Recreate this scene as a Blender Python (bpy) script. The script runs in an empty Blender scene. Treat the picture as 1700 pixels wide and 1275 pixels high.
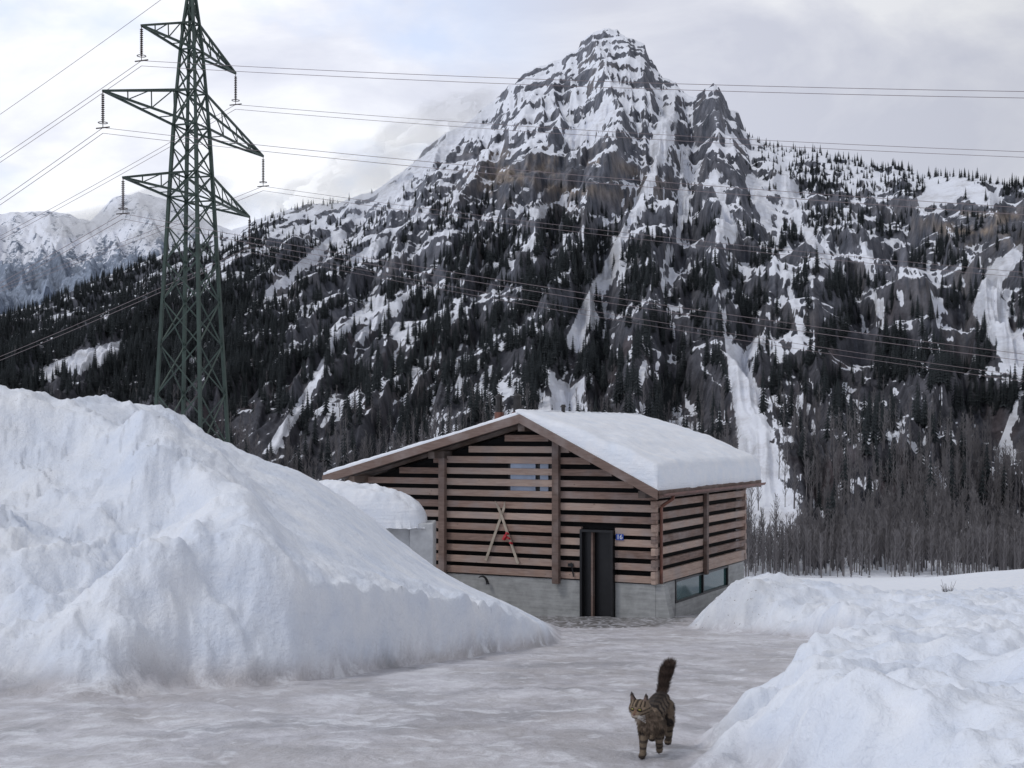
import bpy, math, random, bmesh
import numpy as np
from mathutils import Vector
random.seed(7); rng=np.random.default_rng(11)
scene=bpy.context.scene
F=2200.0; HY=720.0
# ------------------------------------------------------------ noise
_perm=rng.permutation(256); _perm=np.concatenate([_perm,_perm])
_ang=rng.random(256)*2*np.pi; _gx=np.cos(_ang); _gy=np.sin(_ang)
def pn(x,y,seed=0):
    x=x+seed*17.31; y=y-seed*9.73
    xf=np.floor(x); yf=np.floor(y); xi=xf.astype(np.int64)&255; yi=yf.astype(np.int64)&255
    fx=x-xf; fy=y-yf
    u=fx*fx*fx*(fx*(fx*6-15)+10); v=fy*fy*fy*(fy*(fy*6-15)+10)
    a=_perm[xi]; b=_perm[(xi+1)&255]; y1=(yi+1)&255
    def g(h,dx,dy): return _gx[h]*dx+_gy[h]*dy
    n00=g(_perm[a+yi],fx,fy); n10=g(_perm[b+yi],fx-1,fy)
    n01=g(_perm[a+y1],fx,fy-1); n11=g(_perm[b+y1],fx-1,fy-1)
    return ((n00*(1-u)+n10*u)*(1-v)+(n01*(1-u)+n11*u)*v)*1.4
def fbm(x,y,o=4,seed=0,gain=.5):
    r=0;a=1;s=0
    for i in range(o):
        r=r+a*pn(x,y,seed+i); s+=a; a*=gain; x=x*2.03; y=y*2.03
    return r/s*1.3
def ridged(x,y,o=4,seed=0,gain=.5):
    r=0;a=1;s=0
    for i in range(o):
        n=1-np.abs(pn(x,y,seed+i))*1.6; r=r+a*n; s+=a; a*=gain; x=x*2.03; y=y*2.03
    return r/s
def ss(a,b,x):
    t=np.clip((x-a)/(b-a),0,1); return t*t*(3-2*t)
def seg_dist(px,py,pts):
    best=np.full(px.shape,1e9); tt=np.zeros(px.shape); n=len(pts)-1
    for i in range(n):
        ax,ay=pts[i]; bx,by=pts[i+1]; dx=bx-ax; dy=by-ay
        t=np.clip(((px-ax)*dx+(py-ay)*dy)/(dx*dx+dy*dy+1e-9),0,1)
        d=np.hypot(px-ax-t*dx,py-ay-t*dy); m=d<best
        best=np.where(m,d,best); tt=np.where(m,(i+t)/n,tt)
    return best,tt
def poly_sd(px,py,poly):
    d,_=seg_dist(px,py,poly+[poly[0]])
    ins=np.zeros(px.shape,bool); n=len(poly)
    for i in range(n):
        x1,y1=poly[i]; x2,y2=poly[(i+1)%n]
        c=((y1>py)!=(y2>py))
        with np.errstate(divide='ignore',invalid='ignore'):
            xx=(x2-x1)*(py-y1)/(y2-y1+1e-12)+x1
        ins^=(c&(px<xx))
    return np.where(ins,d,-d)
# ------------------------------------------------------------ materials
def M(name):
    m=bpy.data.materials.new(name); m.use_nodes=True
    nt=m.node_tree; b=nt.nodes['Principled BSDF']; return m,nt,b
def L(nt,a,b): nt.links.new(a,b)
def ramp(nt,stops,fac=None):
    r=nt.nodes.new('ShaderNodeValToRGB'); e=r.color_ramp.elements
    while len(e)<len(stops): e.new(.5)
    for x,(p,c) in zip(e,stops):
        x.position=p; x.color=(c,c,c,1) if isinstance(c,(int,float)) else (*c,1)
    if fac is not None: L(nt,fac,r.inputs[0])
    return r
def mixc(nt,fac,a,b,bt='MIX'):
    m=nt.nodes.new('ShaderNodeMix'); m.data_type='RGBA'; m.blend_type=bt
    for s,v in ((m.inputs[0],fac),(m.inputs[6],a),(m.inputs[7],b)):
        if isinstance(v,(int,float)): s.default_value=v
        elif isinstance(v,tuple): s.default_value=(*v,1)
        else: L(nt,v,s)
    return m.outputs[2]
def math_(nt,op,a,b=None):
    m=nt.nodes.new('ShaderNodeMath'); m.operation=op
    for i,v in enumerate((a,b)):
        if v is None: continue
        if isinstance(v,(int,float)): m.inputs[i].default_value=v
        else: L(nt,v,m.inputs[i])
    return m.outputs[0]
def coords(nt,scale=(1,1,1)):
    t=nt.nodes.new('ShaderNodeTexCoord'); mp=nt.nodes.new('ShaderNodeMapping')
    mp.inputs['Scale'].default_value=scale; L(nt,t.outputs['Object'],mp.inputs[0]); return mp.outputs[0]
def noise(nt,vec,scale,detail=5,rough=.55,dist=0):
    n=nt.nodes.new('ShaderNodeTexNoise'); L(nt,vec,n.inputs['Vector'])
    n.inputs['Scale'].default_value=scale; n.inputs['Detail'].default_value=detail
    n.inputs['Roughness'].default_value=rough; n.inputs['Distortion'].default_value=dist
    return n.outputs[0]
def bump(nt,b,h,strength,dist):
    n=nt.nodes.new('ShaderNodeBump'); n.inputs['Strength'].default_value=strength
    n.inputs['Distance'].default_value=dist; L(nt,h,n.inputs['Height']); L(nt,n.outputs[0],b.inputs['Normal'])
def simple(name,col,rough=.7,var=.25,scale=8,metal=0,stretch=(1,1,1),bmp=.2,bd=.01):
    m,nt,b=M(name); v=coords(nt,stretch); n=noise(nt,v,scale)
    r=ramp(nt,[(.25,tuple(c*(1-var) for c in col)),(.75,tuple(min(1,c*(1+var)) for c in col))],n)
    L(nt,r.outputs[0],b.inputs['Base Color']); b.inputs['Roughness'].default_value=rough
    b.inputs['Metallic'].default_value=metal
    if bmp: bump(nt,b,n,bmp,bd)
    return m
def snow_mat(name='snow'):
    m,nt,b=M(name); v=coords(nt)
    n1=noise(nt,v,2.2,6,.6); n2=noise(nt,v,26,4,.6); n3=noise(nt,coords(nt,(.5,.5,9)),2.0,4,.6)
    c=ramp(nt,[(.3,(.74,.785,.86)),(.7,(.86,.87,.90))],n1)
    L(nt,c.outputs[0],b.inputs['Base Color']); b.inputs['Roughness'].default_value=.65
    b.inputs['Specular IOR Level'].default_value=.25
    h=math_(nt,'ADD',n1,math_(nt,'MULTIPLY',n2,.35)); h=math_(nt,'ADD',h,math_(nt,'MULTIPLY',n3,.6))
    bump(nt,b,h,.55,.07)
    return m
m_snow=snow_mat()
def ground_mat():
    m,nt,b=M('snowy_ground'); v=coords(nt)
    at=nt.nodes.new('ShaderNodeAttribute'); at.attribute_name='mask'
    sp=nt.nodes.new('ShaderNodeSeparateColor'); L(nt,at.outputs['Color'],sp.inputs[0])
    road,dirt,cob=sp.outputs
    n1=noise(nt,v,1.4,6,.6); n2=noise(nt,v,22,5,.65); n3=noise(nt,v,5,5,.6)
    snow=ramp(nt,[(.3,(.66,.72,.83)),(.68,(.84,.865,.91))],n1).outputs[0]
    vs=coords(nt,(.9,.8,1)); n4=noise(nt,vs,.8,9,.70,.9); n5=noise(nt,coords(nt,(1,.35,1)),3,8,.74,.8); n6=noise(nt,v,.5,6,.62,.8)
    ice=ramp(nt,[(.34,(.29,.29,.315)),(.45,(.45,.44,.47)),(.54,(.61,.60,.64)),(.66,(.78,.78,.82))],n4).outputs[0]
    ice=mixc(nt,ramp(nt,[(.48,0),(.62,.6)],n5).outputs[0],ice,(.38,.36,.36))
    ice=mixc(nt,ramp(nt,[(.46,0),(.60,.5)],n6).outputs[0],ice,(.44,.41,.405))
    ice=mixc(nt,ramp(nt,[(.53,0),(.63,.8)],noise(nt,v,2.6,7,.7,.5)).outputs[0],ice,(.78,.79,.83))
    col=mixc(nt,road,snow,ice)
    spk=ramp(nt,[(.62,0),(.68,1)],noise(nt,v,9,6,.75)).outputs[0]
    spk2=ramp(nt,[(.68,0),(.71,1)],noise(nt,v,16,3,.6)).outputs[0]
    col=mixc(nt,math_(nt,'MULTIPLY',spk2,math_(nt,'MULTIPLY',dirt,1.6)),col,(.10,.085,.075))
    dcol=mixc(nt,math_(nt,'MULTIPLY',dirt,spk),col,(.24,.21,.19))
    dcol=mixc(nt,math_(nt,'MULTIPLY',dirt,.34),dcol,(.46,.45,.44))
    vo=nt.nodes.new('ShaderNodeTexVoronoi'); vo.feature='DISTANCE_TO_EDGE'; vo.inputs['Scale'].default_value=4
    L(nt,coords(nt,(1,.7,1)),vo.inputs['Vector'])
    cc=ramp(nt,[(.0,(.5,.5,.53)),(.06,(.42,.42,.44)),(.12,(.12,.115,.11)),(1,(.20,.195,.19))],vo.outputs['Distance']).outputs[0]
    dcol=mixc(nt,cob,dcol,cc)
    L(nt,dcol,b.inputs['Base Color'])
    rr=nt.nodes.new('ShaderNodeMapRange'); L(nt,road,rr.inputs[0]); rr.inputs[3].default_value=.7; rr.inputs[4].default_value=.32
    L(nt,rr.outputs[0],b.inputs['Roughness']); b.inputs['Specular IOR Level'].default_value=.35
    h=math_(nt,'ADD',math_(nt,'MULTIPLY',n3,.7),math_(nt,'MULTIPLY',n2,.3))
    h=math_(nt,'ADD',h,math_(nt,'MULTIPLY',n4,.5))
    bump(nt,b,h,.7,.08)
    return m
def wood_mat(name,c1,c2,c3):
    m,nt,b=M(name); v=coords(nt,(1,1,9))
    n=noise(nt,v,2.3,7,.65,.4); nb=noise(nt,coords(nt),1.7,3,.5)
    at=nt.nodes.new('ShaderNodeAttribute'); at.attribute_name='tint'
    f=math_(nt,'ADD',math_(nt,'MULTIPLY',n,.62),math_(nt,'MULTIPLY',at.outputs['Fac'],.42))
    r=ramp(nt,[(.22,c1),(.5,c2),(.78,c3)],f)
    kn=nt.nodes.new('ShaderNodeTexVoronoi'); kn.inputs['Scale'].default_value=2.6; L(nt,coords(nt,(1,1,2.2)),kn.inputs['Vector'])
    k=ramp(nt,[(.04,1),(.09,0)],kn.outputs['Distance'])
    c=mixc(nt,math_(nt,'MULTIPLY',k.outputs[0],.7),r.outputs[0],tuple(x*.35 for x in c1))
    c=mixc(nt,math_(nt,'MULTIPLY',ramp(nt,[(.45,0),(.7,1)],nb).outputs[0],.55),c,(.33,.29,.28))
    L(nt,c,b.inputs['Base Color']); b.inputs['Roughness'].default_value=.8; bump(nt,b,n,.5,.01)
    return m
m_wood=wood_mat('weathered_larch',(.12,.078,.062),(.30,.20,.16),(.48,.36,.295))
m_post=wood_mat('post_timber',(.08,.055,.045),(.17,.115,.095),(.26,.19,.16))
m_roofw=wood_mat('roof_timber',(.05,.036,.03),(.10,.07,.055),(.18,.13,.10))
m_black=simple('black_wall_door_dark',(.008,.008,.009),.9,.3,5,bmp=0)
m_steel=simple('black_steel',(.015,.015,.017),.4,.2,6,.3,bmp=0)
m_pylon=simple('green_steel',(.030,.052,.042),.55,.35,2,.2,bmp=0)
m_wire=simple('wire_metal',(.20,.16,.165),.5,.1,2,.3,bmp=0)
m_ins=simple('insulator_brown',(.035,.02,.018),.3,.2,4,bmp=0)
m_copper=simple('copper_gutter',(.16,.07,.05),.5,.4,6,.4,bmp=0)
m_chim=simple('chimney_metal',(.03,.027,.027),.4,.4,7,.3,bmp=0)
def concrete():
    m,nt,b=M('board_marked_concrete'); v=coords(nt,(.6,.6,7)); n=noise(nt,v,2,6,.6); n2=noise(nt,coords(nt),4,6,.65)
    f=math_(nt,'ADD',math_(nt,'MULTIPLY',n,.5),math_(nt,'MULTIPLY',n2,.5))
    r=ramp(nt,[(.3,(.22,.225,.22)),(.55,(.38,.385,.38)),(.75,(.50,.505,.50))],f)
    L(nt,r.outputs[0],b.inputs['Base Color']); b.inputs['Roughness'].default_value=.85; bump(nt,b,f,.4,.01); return m
m_conc=concrete(); m_conc2=simple('pale_concrete',(.50,.51,.52),.8,.2,5,bmp=.2)
def glass(name,col,rough=.06):
    m,nt,b=M(name); n=noise(nt,coords(nt),1.5,3); r=ramp(nt,[(.3,tuple(c*.6 for c in col)),(.7,col)],n)
    L(nt,r.outputs[0],b.inputs['Base Color']); b.inputs['Roughness'].default_value=rough
    b.inputs['Specular IOR Level'].default_value=.9; return m
m_glass=glass('teal_reflection_glass',(.05,.12,.12)); m_win=glass('pale_window',(.36,.45,.62),.2)  # dark teal paints the large panes' reflections into their base colour
# ------------------------------------------------------------ mesh helpers
def add_obj(name,mesh,mats,parent=None,smooth=False):
    o=bpy.data.objects.new(name,mesh); scene.collection.objects.link(o)
    for m in (mats if isinstance(mats,list) else [mats]): mesh.materials.append(m)
    if parent: o.parent=parent
    if smooth: mesh.polygons.foreach_set('use_smooth',[True]*len(mesh.polygons))
    return o
def empty(name,loc=(0,0,0),rot=0):
    e=bpy.data.objects.new(name,None); scene.collection.objects.link(e); e.location=loc; e.rotation_euler[2]=rot; return e
class MB:
    def __init__(s): s.v=[];s.f=[];s.t=[]
    def add(s,vs,fs,t=None):
        t=random.random() if t is None else t
        n=len(s.v); s.v+= [tuple(v) for v in vs]; s.f+=[tuple(i+n for i in f) for f in fs]; s.t+=[t]*len(vs)
    def box(s,x0,x1,y0,y1,z0,z1,t=None):
        s.add([(x0,y0,z0),(x1,y0,z0),(x1,y1,z0),(x0,y1,z0),(x0,y0,z1),(x1,y0,z1),(x1,y1,z1),(x0,y1,z1)],
              [(0,3,2,1),(4,5,6,7),(0,1,5,4),(1,2,6,5),(2,3,7,6),(3,0,4,7)],t)
    def beam(s,p,q,w,h=None,t=None,n=4,w2=None):
        p=Vector(p);q=Vector(q);d=(q-p)
        if d.length<1e-6:return
        d.normalize(); up=Vector((0,0,1)) if abs(d.z)<.98 else Vector((0,1,0))
        a=d.cross(up).normalized(); b=a.cross(d).normalized(); h=h or w; w2=w if w2 is None else w2
        vs=[]
        for c,k in ((p,1),(q,w2/w)):
            for i in range(n):
                an=2*math.pi*(i+.5)/n; r=.5/math.cos(math.pi/n)
                vs.append(c+a*math.cos(an)*w*r*k+b*math.sin(an)*h*r*k)
        fs=[(i,(i+1)%n,n+(i+1)%n,n+i) for i in range(n)]+[tuple(range(n))[::-1],tuple(range(n,2*n))]
        s.add(vs,fs,t)
    def prism(s,poly,y0,y1,t=None):
        n=len(poly); vs=[(x,y0,z) for x,z in poly]+[(x,y1,z) for x,z in poly]
        s.add(vs,[(i,(i+1)%n,n+(i+1)%n,n+i) for i in range(n)]+[tuple(range(n))[::-1],tuple(range(n,2*n))],t)
    def obj(s,name,mat,parent=None,smooth=False,bevel=0):
        me=bpy.data.meshes.new(name); me.from_pydata(s.v,[],s.f); me.update()
        a=me.attributes.new('tint','FLOAT','POINT'); a.data.foreach_set('value',s.t)
        o=add_obj(name,me,mat,parent,smooth)
        if bevel:
            b=o.modifiers.new('b','BEVEL'); b.width=bevel; b.segments=1; b.limit_method='ANGLE'
        return o
def grid_mesh(name,X,Y,Z,cols=None):
    R,C=X.shape; me=bpy.data.meshes.new(name); co=np.stack([X,Y,Z],-1).reshape(-1,3).astype(np.float32)
    i=np.arange(R*C).reshape(R,C); q=np.stack([i[:-1,:-1],i[:-1,1:],i[1:,1:],i[1:,:-1]],-1).reshape(-1,4)
    me.vertices.add(len(co)); me.vertices.foreach_set('co',co.ravel())
    me.loops.add(q.size); me.loops.foreach_set('vertex_index',q.ravel().astype(np.int32))
    me.polygons.add(len(q)); me.polygons.foreach_set('loop_start',np.arange(0,q.size,4,dtype=np.int32))
    me.polygons.foreach_set('use_smooth',np.ones(len(q),bool)); me.update(calc_edges=True); me.validate()
    for nm,c in (cols or {}).items():
        a=me.attributes.new(nm,'FLOAT_COLOR','POINT'); c=np.asarray(c).reshape(-1,c.shape[-1])
        cc=np.ones((R*C,4),np.float32); cc[:,:c.shape[1]]=c; a.data.foreach_set('color',cc.ravel())
    return me
# ------------------------------------------------------------ near terrain
def plane(y): return -1.05-.106*y
PT=np.array([(-900,10,15,650,.4),(0,11.2,17,664,.4),(150,11.2,18,662,.45),(240,11.8,18.5,668,.5),(290,12.1,19,688,.6),
 (350,12.4,19.5,726,.7),(420,12.4,20,757,.75),(490,12.9,20.5,779,.8),(540,13.3,21,806,.85),(600,14,21.5,846,.85),(650,14.8,22,886,.85),
 (700,15.6,22,926,.8),(760,16.5,22,966,.75),(850,18.3,22,1005,.6),(900,19.2,22,1033,.5),(922,20,22,1046,.35),(940,20.8,22,1075,0),(1200,21,22,1075,0)],float)
_tx=np.arange(-900,1201,5.); _kw=np.exp(-.5*(np.arange(-12,13)/4.5)**2); _kw/=_kw.sum()
_tab={c:np.convolve(np.pad(np.interp(_tx,PT[:,0],PT[:,c]),12,mode='edge'),_kw,mode='valid') for c in (1,2,3,4)}
RP=[(.9,2),(1.11,7.2),(1.32,8.8),(1.76,10.2),(2.34,11.7),(3.54,14.7),(4.56,17.6),(4.95,19.8),(4.5,23),(3.5,24.8),(3.3,26),(3.75,28),(4.3,30.7),(5.6,33.5),(9,41),(60,80),(90,2)]
def terrain(x,y):
    px=850+F*x/np.maximum(y,1)
    g=plane(y)
    w=fbm(x/1.3,y/1.3,4,3)*np.interp(px,[0,300,500],[.6,.5,.22])
    ft=lambda c:np.interp(px,_tx,_tab[c])
    db=ft(1)+w*np.clip((950-px)/250,0,1); dc=ft(2); yc=ft(3); b=ft(4)
    hc=np.maximum((HY-yc)/F*dc-plane(dc),0); b=np.minimum(b,hc)
    tau=(y-db)/(dc-db); tc=np.clip(tau,0,1)
    bankw=np.interp(px,[0,350,500,900],[1.9,1.2,.38,.3])
    lw=ss(450,220,px)
    f=(1-lw)*(.5*np.sin(np.pi/2*tc)+.5*tc**1.2)+lw*(.34*tc+.40*ss(.22,.62,tc)+.26*ss(.58,1.,tc))
    h=b*ss(0,1,(y-db)/bankw)+(hc-b)*f
    back=1-ss(0,8,y-dc); h=h*back
    h=np.where(px>938,0,h)
    pile=ss(.02,.25,h)
    wy=.5*fbm(x/1.5,y/1.5,3,201)
    d,t=seg_dist(x+wy,y,[(-4.35,16.9),(-3.75,15.7),(-3.2,14.5),(-3.15,13.4),(-3.8,12.5)])
    h=h+pile*.55*np.exp(-(d/.6)**2)*ss(0,.12,t)
    d2,t=seg_dist(x,y+wy,[(-9,15.3),(-6.2,15.2),(-4.6,14.6)])
    h=h-pile*.46*np.exp(-(d2/.8)**2)
    d3,t=seg_dist(x,y+wy,[(-9,16.5),(-6.2,16.6),(-4.5,16.3)])
    h=h+pile*.22*np.exp(-(d3/.35)**2)
    wx=fbm(x/1.0,y/1.0,4,21)*.45
    sd=poly_sd(x,y,RP)+wx
    far=1-ss(4,14,sd)
    lump=ridged(x/2.1,y/2.1,4,31)-.62
    lowk=ss(1120,1235,px)*ss(33,31,y)+ss(31,33,y)*ss(1195,1260,px)
    lowk=np.where(y>22,lowk,1)
    hr=ss(0,.55,sd)*(.22+far*.22+far*lump*.46+.22*fbm(x/3.5,y/3.5,3,40)*far)
    hr+=ss(0,.6,sd)*.46*np.exp(-((y-25.8)/2.0)**2)*ss(9,5,x)
    hr*=lowk
    right=ss(.0,.35,sd)*ss(.0,.3,lowk)
    h=h+hr
    lum=fbm(x/.45,y/.45,4,50)
    chunks=np.maximum(ridged(x/.8,y/.8,4,55)-.6,0)
    leftch=pile*np.clip((540-px)/250,0.06,1)
    bankz=pile*ss(1.6,.2,np.abs(y-db-.3))
    h+=pile*(.03*lum)+leftch*.24*chunks+leftch*.12*fbm(x/1.1,y/.5,4,77)+bankz*.12*lum
    h+=leftch*.10*np.round(2.5*fbm(x/.9,y/.6,2,79))/2.5*ss(.3,.5,tau)*ss(1,.8,tau)
    h+=right*(.05*lum+.16*chunks)*(.25+.75*far)
    h-=leftch*.05*ss(.74,.9,ridged(x/1.4,y/.7,3,88))
    road=(1-pile)*(1-right)
    h+=road*(.026*fbm(x/.9,y/1.6,4,60)+.010*fbm(x/.18,y/.3,2,66)-.02*ss(.8,.95,ridged(x/1.6+.3*y,y/9,2,67)))
    h+=.3*fbm(x/14,y/14,3,70)*ss(30,60,y)
    return g+h,pile,right,road,far,sd,h
NC,NR=980,860
k=np.linspace(-.60,.60,NC); dd=np.geomspace(3.2,75,NR)
K,D=np.meshgrid(k,dd); X=K*D; Y=D
Z,pile,right,road,far,sd,H=terrain(X,Y)
mask=np.zeros(X.shape+(3,))
mask[...,0]=road*ss(40,33,Y)
dirt=ss(-.5,.4,fbm(X/2,Y/2,3,90))*.5
mask[...,1]=np.clip(dirt*(.45*road+ .45*pile*ss(-2.6,-6,X)+right*ss(1.6,.0,sd)*.5*ss(14,20,Y)+right*2.2*np.exp(-((Y-25.0)/2.0)**2)*ss(7,4,X)),0,1)
cobs=ss(-.25,.25,poly_sd(X,Y,[(-1.0,34.5),(.2,27.2),(1.6,25.6),(3.1,26.6),(4.3,32),(3.0,34)])+.5*fbm(X/1.2,Y/1.2,4,99))
mask[...,2]=cobs*road
me=grid_mesh('snowy_ground',X,Y,Z,{'mask':mask})
add_obj('snowy_ground',me,ground_mat())
def gz(x,y): return float(terrain(np.array([float(x)]),np.array([float(y)]))[0][0])
# ------------------------------------------------------------ mountain
SK=np.array([(-700,600),(-300,560),(0,522),(60,505),(150,470),(230,438),(300,408),(400,377),(460,358),(520,338),(580,330),(620,318),(650,298),(700,258),(735,228),(765,208),(800,182),(830,160),(845,140),(862,132),(890,112),(935,98),(960,78),(968,66),(985,52),(1003,45),(1030,58),(1040,60),(1055,72),(1070,74),(1078,95),(1100,128),(1122,140),(1140,152),(1152,160),(1168,150),(1178,139),(1185,134),(1194,140),(1204,168),(1222,185),(1248,232),(1290,244),(1340,252),(1400,266),(1450,272),(1520,278),(1560,285),(1600,295),(1650,306),(1700,312),(1900,330),(2300,420)],float)
def mountain():
    NCm,NRm=1250,760
    k=np.linspace(-.52,.52,NCm); r=np.linspace(0,1,NRm)
    K,R=np.meshgrid(k,r); px=850+F*K
    sk=np.interp(px,SK[:,0],SK[:,1])+ (3*fbm(px/14,px*0,4,2))*ss(600,700,px)*ss(1290,1240,px)
    Dr=np.interp(px,[-700,0,500,1000,1250,1700,2300],[1900,2000,2300,2300,1900,1500,1400])
    zr=(HY-sk)/F*Dr
    d0=400.; s=R**1.6; D=d0+(Dr-d0)*s; z0=plane(d0)
    X=K*D; Y=D
    Zb=z0+(zr-z0)*(.25*s+.75*s**1.45)
    wk=fbm(K*9,s*3,3,5)*.04
    sh=np.interp(px,[0,500,900,1150,1700],[.34,.30,.14,-.03,-.10])
    n1=ridged((K+wk-sh*s)*13,s*1.6,4,12,.45)-.62
    n2=fbm(X/190,Y/260,6,20,.48)
    n3=ridged((X-Y*sh*.5)/70,Y/140,4,33,.45)-.6
    amp=np.interp(s,[0,.02,.1,.5,.85,1],[0,.08,.45,.9,.65,.06])
    Z=Zb+amp*(95*n1+42*n2+17*n3)
    tilt=np.interp(px,[300,900,1300],[.42,.10,-.12])
    q=Z-tilt*(X-150)+26*fbm(X/230,Y/230,4,44)+9*fbm(X/55,Y/55,3,45)
    P=44.
    ph=q/P; ph=ph-np.floor(ph); tr=ss(.2,.8,ph)-ph
    up=ss(.15,.45,s); slope=.45+.5*up
    irr=.55+.9*ss(-.4,.4,fbm(X/120,Y/160,3,48))
    Z=Z+tr*P*.46*slope*irr*(1-.3*ss(.97,1,s))*ss(0,.03,s)
    P2=15.; ph2=(q+27*n2+6*fbm(X/40,Y/40,3,46))/P2; ph2=ph2-np.floor(ph2); tr2=ss(.15,.85,ph2)-ph2; Z=Z+tr2*P2*.42*slope*ss(0,.03,s)
    gxr=np.stack([np.gradient(A,axis=1) for A in (X,Y,Z)],-1); gyr=np.stack([np.gradient(A,axis=0) for A in (X,Y,Z)],-1)
    nrm=np.cross(gxr,gyr); nrm/=np.linalg.norm(nrm,axis=-1,keepdims=True)+1e-9; nz=np.abs(nrm[...,2])
    ey=HY-F*Z/D
    vis=np.clip(-np.gradient(ey,axis=0),0,None)
    run=np.minimum.accumulate(ey,axis=0); vis=np.where(ey<=run+1.5,vis,0)
    fine=fbm(X/22,Y/30,5,61,.62); med=fbm(X/90,Y/120,4,71)
    streak=np.where(px<1050,fbm((px+ey)/9,(px-ey)/45,4,171),fbm((px*1.3)/12,(ey-.3*px)/40,4,172))
    alt=ss(560,120,ey)
    ledge=np.cos(2*np.pi*ph)+.6*np.cos(2*np.pi*ph2)
    val=nz*.9+.11*ledge*(.3+.7*up)+.18*fine+.26*med+.22*streak
    cov_y=np.array([40,130,230,330,430,560,700,850,980.]); cov=np.array([.50,.54,.52,.36,.22,.16,.14,.15,.30])
    cen=[];th=[]
    for y0_ in range(60,980,40):
        mm=(np.abs(ey-y0_)<30)&(px>0)&(px<1700)&(vis>0)
        if mm.sum()>500:
            v_=val[mm]; w_=vis[mm]; o_=np.argsort(v_); cw=np.cumsum(w_[o_]); cw/=cw[-1]
            cen.append(y0_); th.append(v_[o_][np.searchsorted(cw,1-np.interp(y0_,cov_y,cov))])
    thr=np.interp(ey,cen,th)+.10*ss(520,150,px)*ss(400,450,ey)
    sm=ss(-.10,.10,val-thr)
    lf=np.exp(-((px-560)/150)**2)*ss(460,340,ey); sm=np.clip(sm+.35*lf*ss(-.2,.3,med+fine),0,1)
    sm=np.clip(sm+.55*ss(.03,.0,s)*ss(-.4,.3,med),0,1)
    cliff=np.clip(np.exp(-(((px-920)/150)**2+((ey-290)/42)**2))+np.exp(-(((px-1640)/110)**2+((ey-375)/32)**2)),0,1)
    sm=sm*(1-.75*cliff)
    spire=np.exp(-(((px-1190)/34)**2+((ey-185)/48)**2)); sm=sm*(1-.6*spire)
    ch=np.zeros(X.shape)
    CH=[([(1100,250),(1062,340),(1020,430),(985,500),(955,565)],6,18),([(990,470),(1010,520)],4,10),([(905,615),(935,655),(925,690)],6,34),([(985,620),(950,665)],5,22),
        ([(1185,470),(1215,560),(1232,640),(1250,700),(1262,770),(1285,880)],4,48),([(1262,560),(1240,600)],6,14),([(1140,250),(1135,330),(1128,400)],10,6),([(1185,290),(1205,340),(1215,400)],10,5),([(1250,300),(1285,400)],14,6),
        ([(1300,300),(1335,380),(1380,440)],18,5),([(1700,415),(1655,455),(1640,510),(1700,600)],14,34),([(1545,325),(1600,315),(1650,330)],16,16),([(60,625),(130,600),(195,582)],10,20),
        ([(625,500),(560,560),(520,640),(450,745)],8,8),([(705,470),(650,510),(600,560)],5,12),([(655,590),(660,640)],5,5),([(560,395),(500,445),(440,490)],12,6),([(640,400),(560,450)],7,5),([(1010,180),(985,215),(960,230)],12,20),
        ([(1110,190),(1095,250)],14,20),([(860,350),(900,352)],6,10),([(1400,640),(1430,720)],3,3),([(1480,690),(1560,800)],3,6),([(1700,640),(1660,760)],5,10),([(1205,340),(1195,400)],6,8),([(790,200),(720,262),(640,330)],10,14),
        ([(1115,380),(1100,470),(1120,560)],3,4),([(1310,480),(1330,560)],4,4),([(1430,400),(1460,520)],4,5),([(800,560),(760,640)],3,5),([(1540,440),(1560,540)],4,5),([(1080,560),(1060,640),(1075,720)],3,5)]
    wob=14*fbm(px/40,ey/40,3,81)+10*fbm(px/9,ey/16,3,82)
    for pts,w0,w1 in CH:
        d,t=seg_dist(px+.7*wob,ey,pts); w=w0+(w1-w0)*t
        ch=np.maximum(ch,ss(1.3,.6,(d+wob*.7)/w))
    sm=np.maximum(sm,ch*(.9+.4*fine))
    c1=np.array((.050,.056,.072)); c2=np.array((.165,.165,.185)); tan=np.array((.25,.20,.155)); veg=np.array((.048,.046,.053))
    vert=fbm(px/7,ey/40,4,181)
    t=np.clip(.42+.7*fine+.5*vert+.3*tr,0,1)[...,None]; rk=c1*(1-t)+c2*t
    tm=np.clip(ss(-.1,.45,fbm(px/70,ey/28,4,93)+.3*vert)*cliff*1.2+.25*ss(.1,.5,med)*ss(.5,.2,np.abs(vert))*ss(.72,.5,nz),0,.85)[...,None]
    rk=rk*(1-tm)+tan*(1+.4*vert[...,None])*tm
    lo=(ss(420,640,ey)*.6)[...,None]; rk=rk*(1-lo)+(veg*(1+.8*fine[...,None]))*lo
    red=(ss(.2,.5,fbm(X/50,Y/70,4,97))*.4*ss(380,600,ey))[...,None]; rk=rk*(1-red)+np.array((.085,.055,.05))*red
    haze_tint=(np.interp(D,[400,1200,2300],[0,.06,.14])+.35*np.exp(-((px-610)/80)**2)*ss(400,310,ey))[...,None]; rk=rk*(1-haze_tint)+np.array((.42,.45,.52))*haze_tint  # distance haze and ridge mist painted into the rock colour
    snowm=np.stack([sm,ch,alt],-1)
    rk=np.clip(rk,0.008,1)
    Xb=[];Yb=[];Zbk=[]
    for e in (0.02,.08,.25,.6):
        Db=Dr[-1]*(1+e); Xb.append(k*Db);Yb.append(Db);Zbk.append(Z[-1]-Db*e*.9)
    X2=np.vstack([X]+[np.array(Xb)]);Y2=np.vstack([Y]+[np.array(Yb)]);Z2=np.vstack([Z]+[np.array(Zbk)])
    rep=lambda A:np.concatenate([A]+[A[-1:]]*4,0)
    me=grid_mesh('mountain',X2,Y2,Z2,{'rock_haze':rep(rk),'snowm':rep(snowm)})
    return me,(X,Y,Z,px,ey,s,sm,ch,med,fine,vis)
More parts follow.
